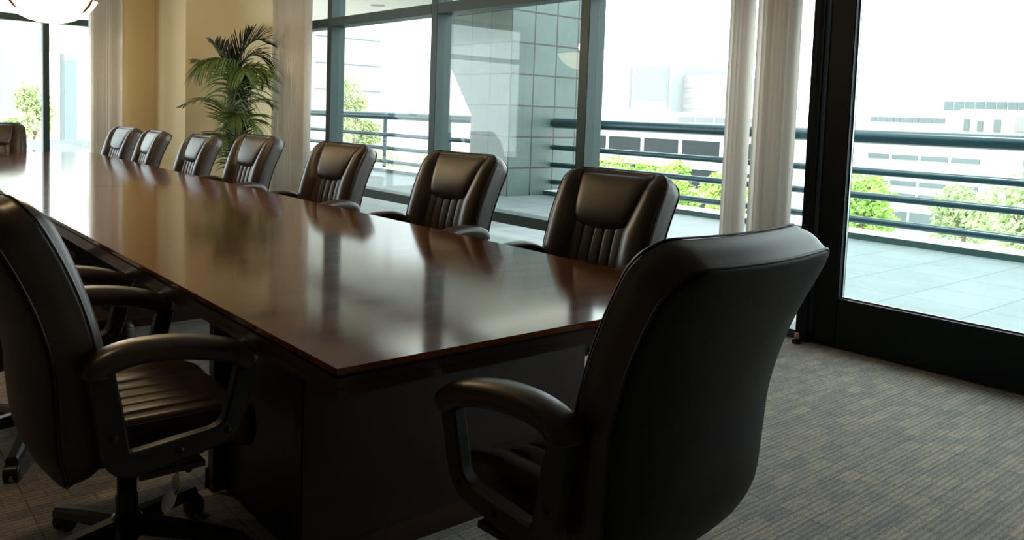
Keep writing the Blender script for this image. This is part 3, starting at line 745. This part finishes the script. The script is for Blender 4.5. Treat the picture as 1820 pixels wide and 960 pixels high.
# seen through the left windows
LG = 'buildings seen through the left windows'
building('glass_tower', 'tall pale building with blue windows beside the left blind', 25, 30.1, 60, 72, 22, M['bgrey'],
         [(28.4, 29.7, z, z+1.1, M['bglass'], 0) for z in (1.5, 4.3, 7.1, 9.9, 12.7)], face='y', group=LG)
building('office_building', 'big white facade with thin dark floor lines behind the left windows', 32.3, 60, 75, 95, 24, M['bwhite'],
         [(32.5, 45, z, z+.12, M['bmid'], 0) for z in (3.2, 5.8, 8.4, 11)], face='y', group=LG)
FG = 'buildings beyond the far window'
building('office_building', 'pale building with faint windows at the left edge of the far window', 2, 11.2, 70, 85, 24, M['bgrey'],
         [(5+k*2, 6.2+k*2, z, z+1.4, M['bglass'], 0) for k in range(3) for z in (1, 4, 7, 10)], face='y', group=FG)
building('glass_tower', 'slim blue-green glass tower seen between the sheer panels of the far window', 14.5, 15.35, 70, 71.5, 7.4, M['bgrey'], [(14.5, 15.35, -12, 4.2, M['bglass'], 0)], face='y', group=FG)

def leaf_tree(name, label, x, y, zc, rx, rz, m, n, seed, group, leaf=.16, gz=GZ):
    rnd = random.Random(seed); t = thing(name, label, 'tree', (x, y, gz), 0, group); mb = MB()
    lobes = [(rnd.uniform(-.55, .55)*rx, rnd.uniform(-.55, .55)*rx, zc-gz+rnd.uniform(-.6, .62)*rz, rnd.uniform(.30, .5)) for _ in range(16)]
    for i in range(n):
        lx, ly, lz, s = rnd.choice(lobes); v = Vector((rnd.gauss(0, 1), rnd.gauss(0, 1), rnd.gauss(0, 1))).normalized()*(rnd.random()**.4)
        c = Vector((lx+v.x*rx*s, ly+v.y*rx*s, lz+v.z*rz*s*1.1)); a = Vector((rnd.gauss(0, 1), rnd.gauss(0, 1), rnd.gauss(0, 1))).normalized(); b = a.orthogonal().normalized()*leaf*rnd.uniform(.5, 1); c2 = a.cross(b).normalized()*leaf*rnd.uniform(.8, 1.5)
        mb.add([c-c2, c+b*.6, c+c2, c-b*.6], [(0, 1, 2, 3)])
    obj('foliage', mb.mesh(recalc=False), m, t)
    tr = MB().tube([(0, 0, 0), (.1, 0, (zc-gz)*.5), (0, 0, zc-gz+rz*.3)], [.22, .16, .07], 8)
    for k in range(5):
        a = k*1.3; tr.tube([(0.03, 0, zc-gz-rz*.7+k*.2), (cos(a)*rx*.3, sin(a)*rx*.3, zc-gz-rz*.1), (cos(a)*rx*.6, sin(a)*rx*.6, zc-gz+rz*.35)], [.08, .05, .02], 6)
    obj('trunk', tr.mesh(), M['bark'], t)
TG = 'young green trees behind the railing'
for i, (x, y, zc, rx, rz, lab) in enumerate([
    (40, 39.0, -3.2, 1.6, 1.9, 'bright green tree beyond the railing, next to the window mullion'),
    (40, 35.2, -2.9, 1.6, 2.3, 'bright green tree with a pointed top beyond the railing, second from the mullion'),
    (40, 32.0, -2.9, 1.9, 2.2, 'bright green tree beyond the railing, third from the mullion'),
    (40, 28.3, -3.4, 1.5, 1.9, 'bright green tree beyond the railing, nearest the gathered blind'),
    (42, 21.0, -2.9, 1.8, 2.1, 'bright green tree seen just right of the dark door stile')]):
    leaf_tree('green_tree', lab, x, y, zc, rx, rz, M['tree_light'], 2600, 40+i, TG)
for i, (x, y, zc, rx, rz, lab) in enumerate([
    (45, 17.2, -3.0, 2.0, 1.9, 'pale olive tree at the right edge, left of its neighbour'),
    (41, 12.9, -2.6, 2.0, 1.9, 'pale olive tree cut by the right edge of the view')]):
    leaf_tree('pale_tree', lab, x, y, zc, rx, rz, M['tree_pale'], 2400, 50+i, 'pale trees at the right edge')
for i, (x, y, zc, rx, rz, lab) in enumerate([
    (33.6, 60, 1.2, 1.5, 3.0, 'tall pale tree before the white facade, beside the left mullion'),
    (36.0, 62, -.6, 1.5, 1.8, 'lower pale tree right of the tall one before the white facade'),
    (32.0, 50, -3.0, 2.6, 1.8, 'rounded pale tree below the handrail through the left window'),
    (11.0, 62, .2, 1.4, 2.2, 'slim pale tree seen through the far window left of its mullion'),
    (9.6, 58, -.8, 1.2, 1.3, 'low pale shrub-like tree at the left of the far window'),
    (15.4, 50, -1.2, 1.0, 3.2, 'slender green tree in front of the slim glass tower')]):
    leaf_tree('pale_tree', lab, x, y, zc, rx, rz, M['tree_pale'], 1800, 60+i, 'pale trees seen through the left and far windows')
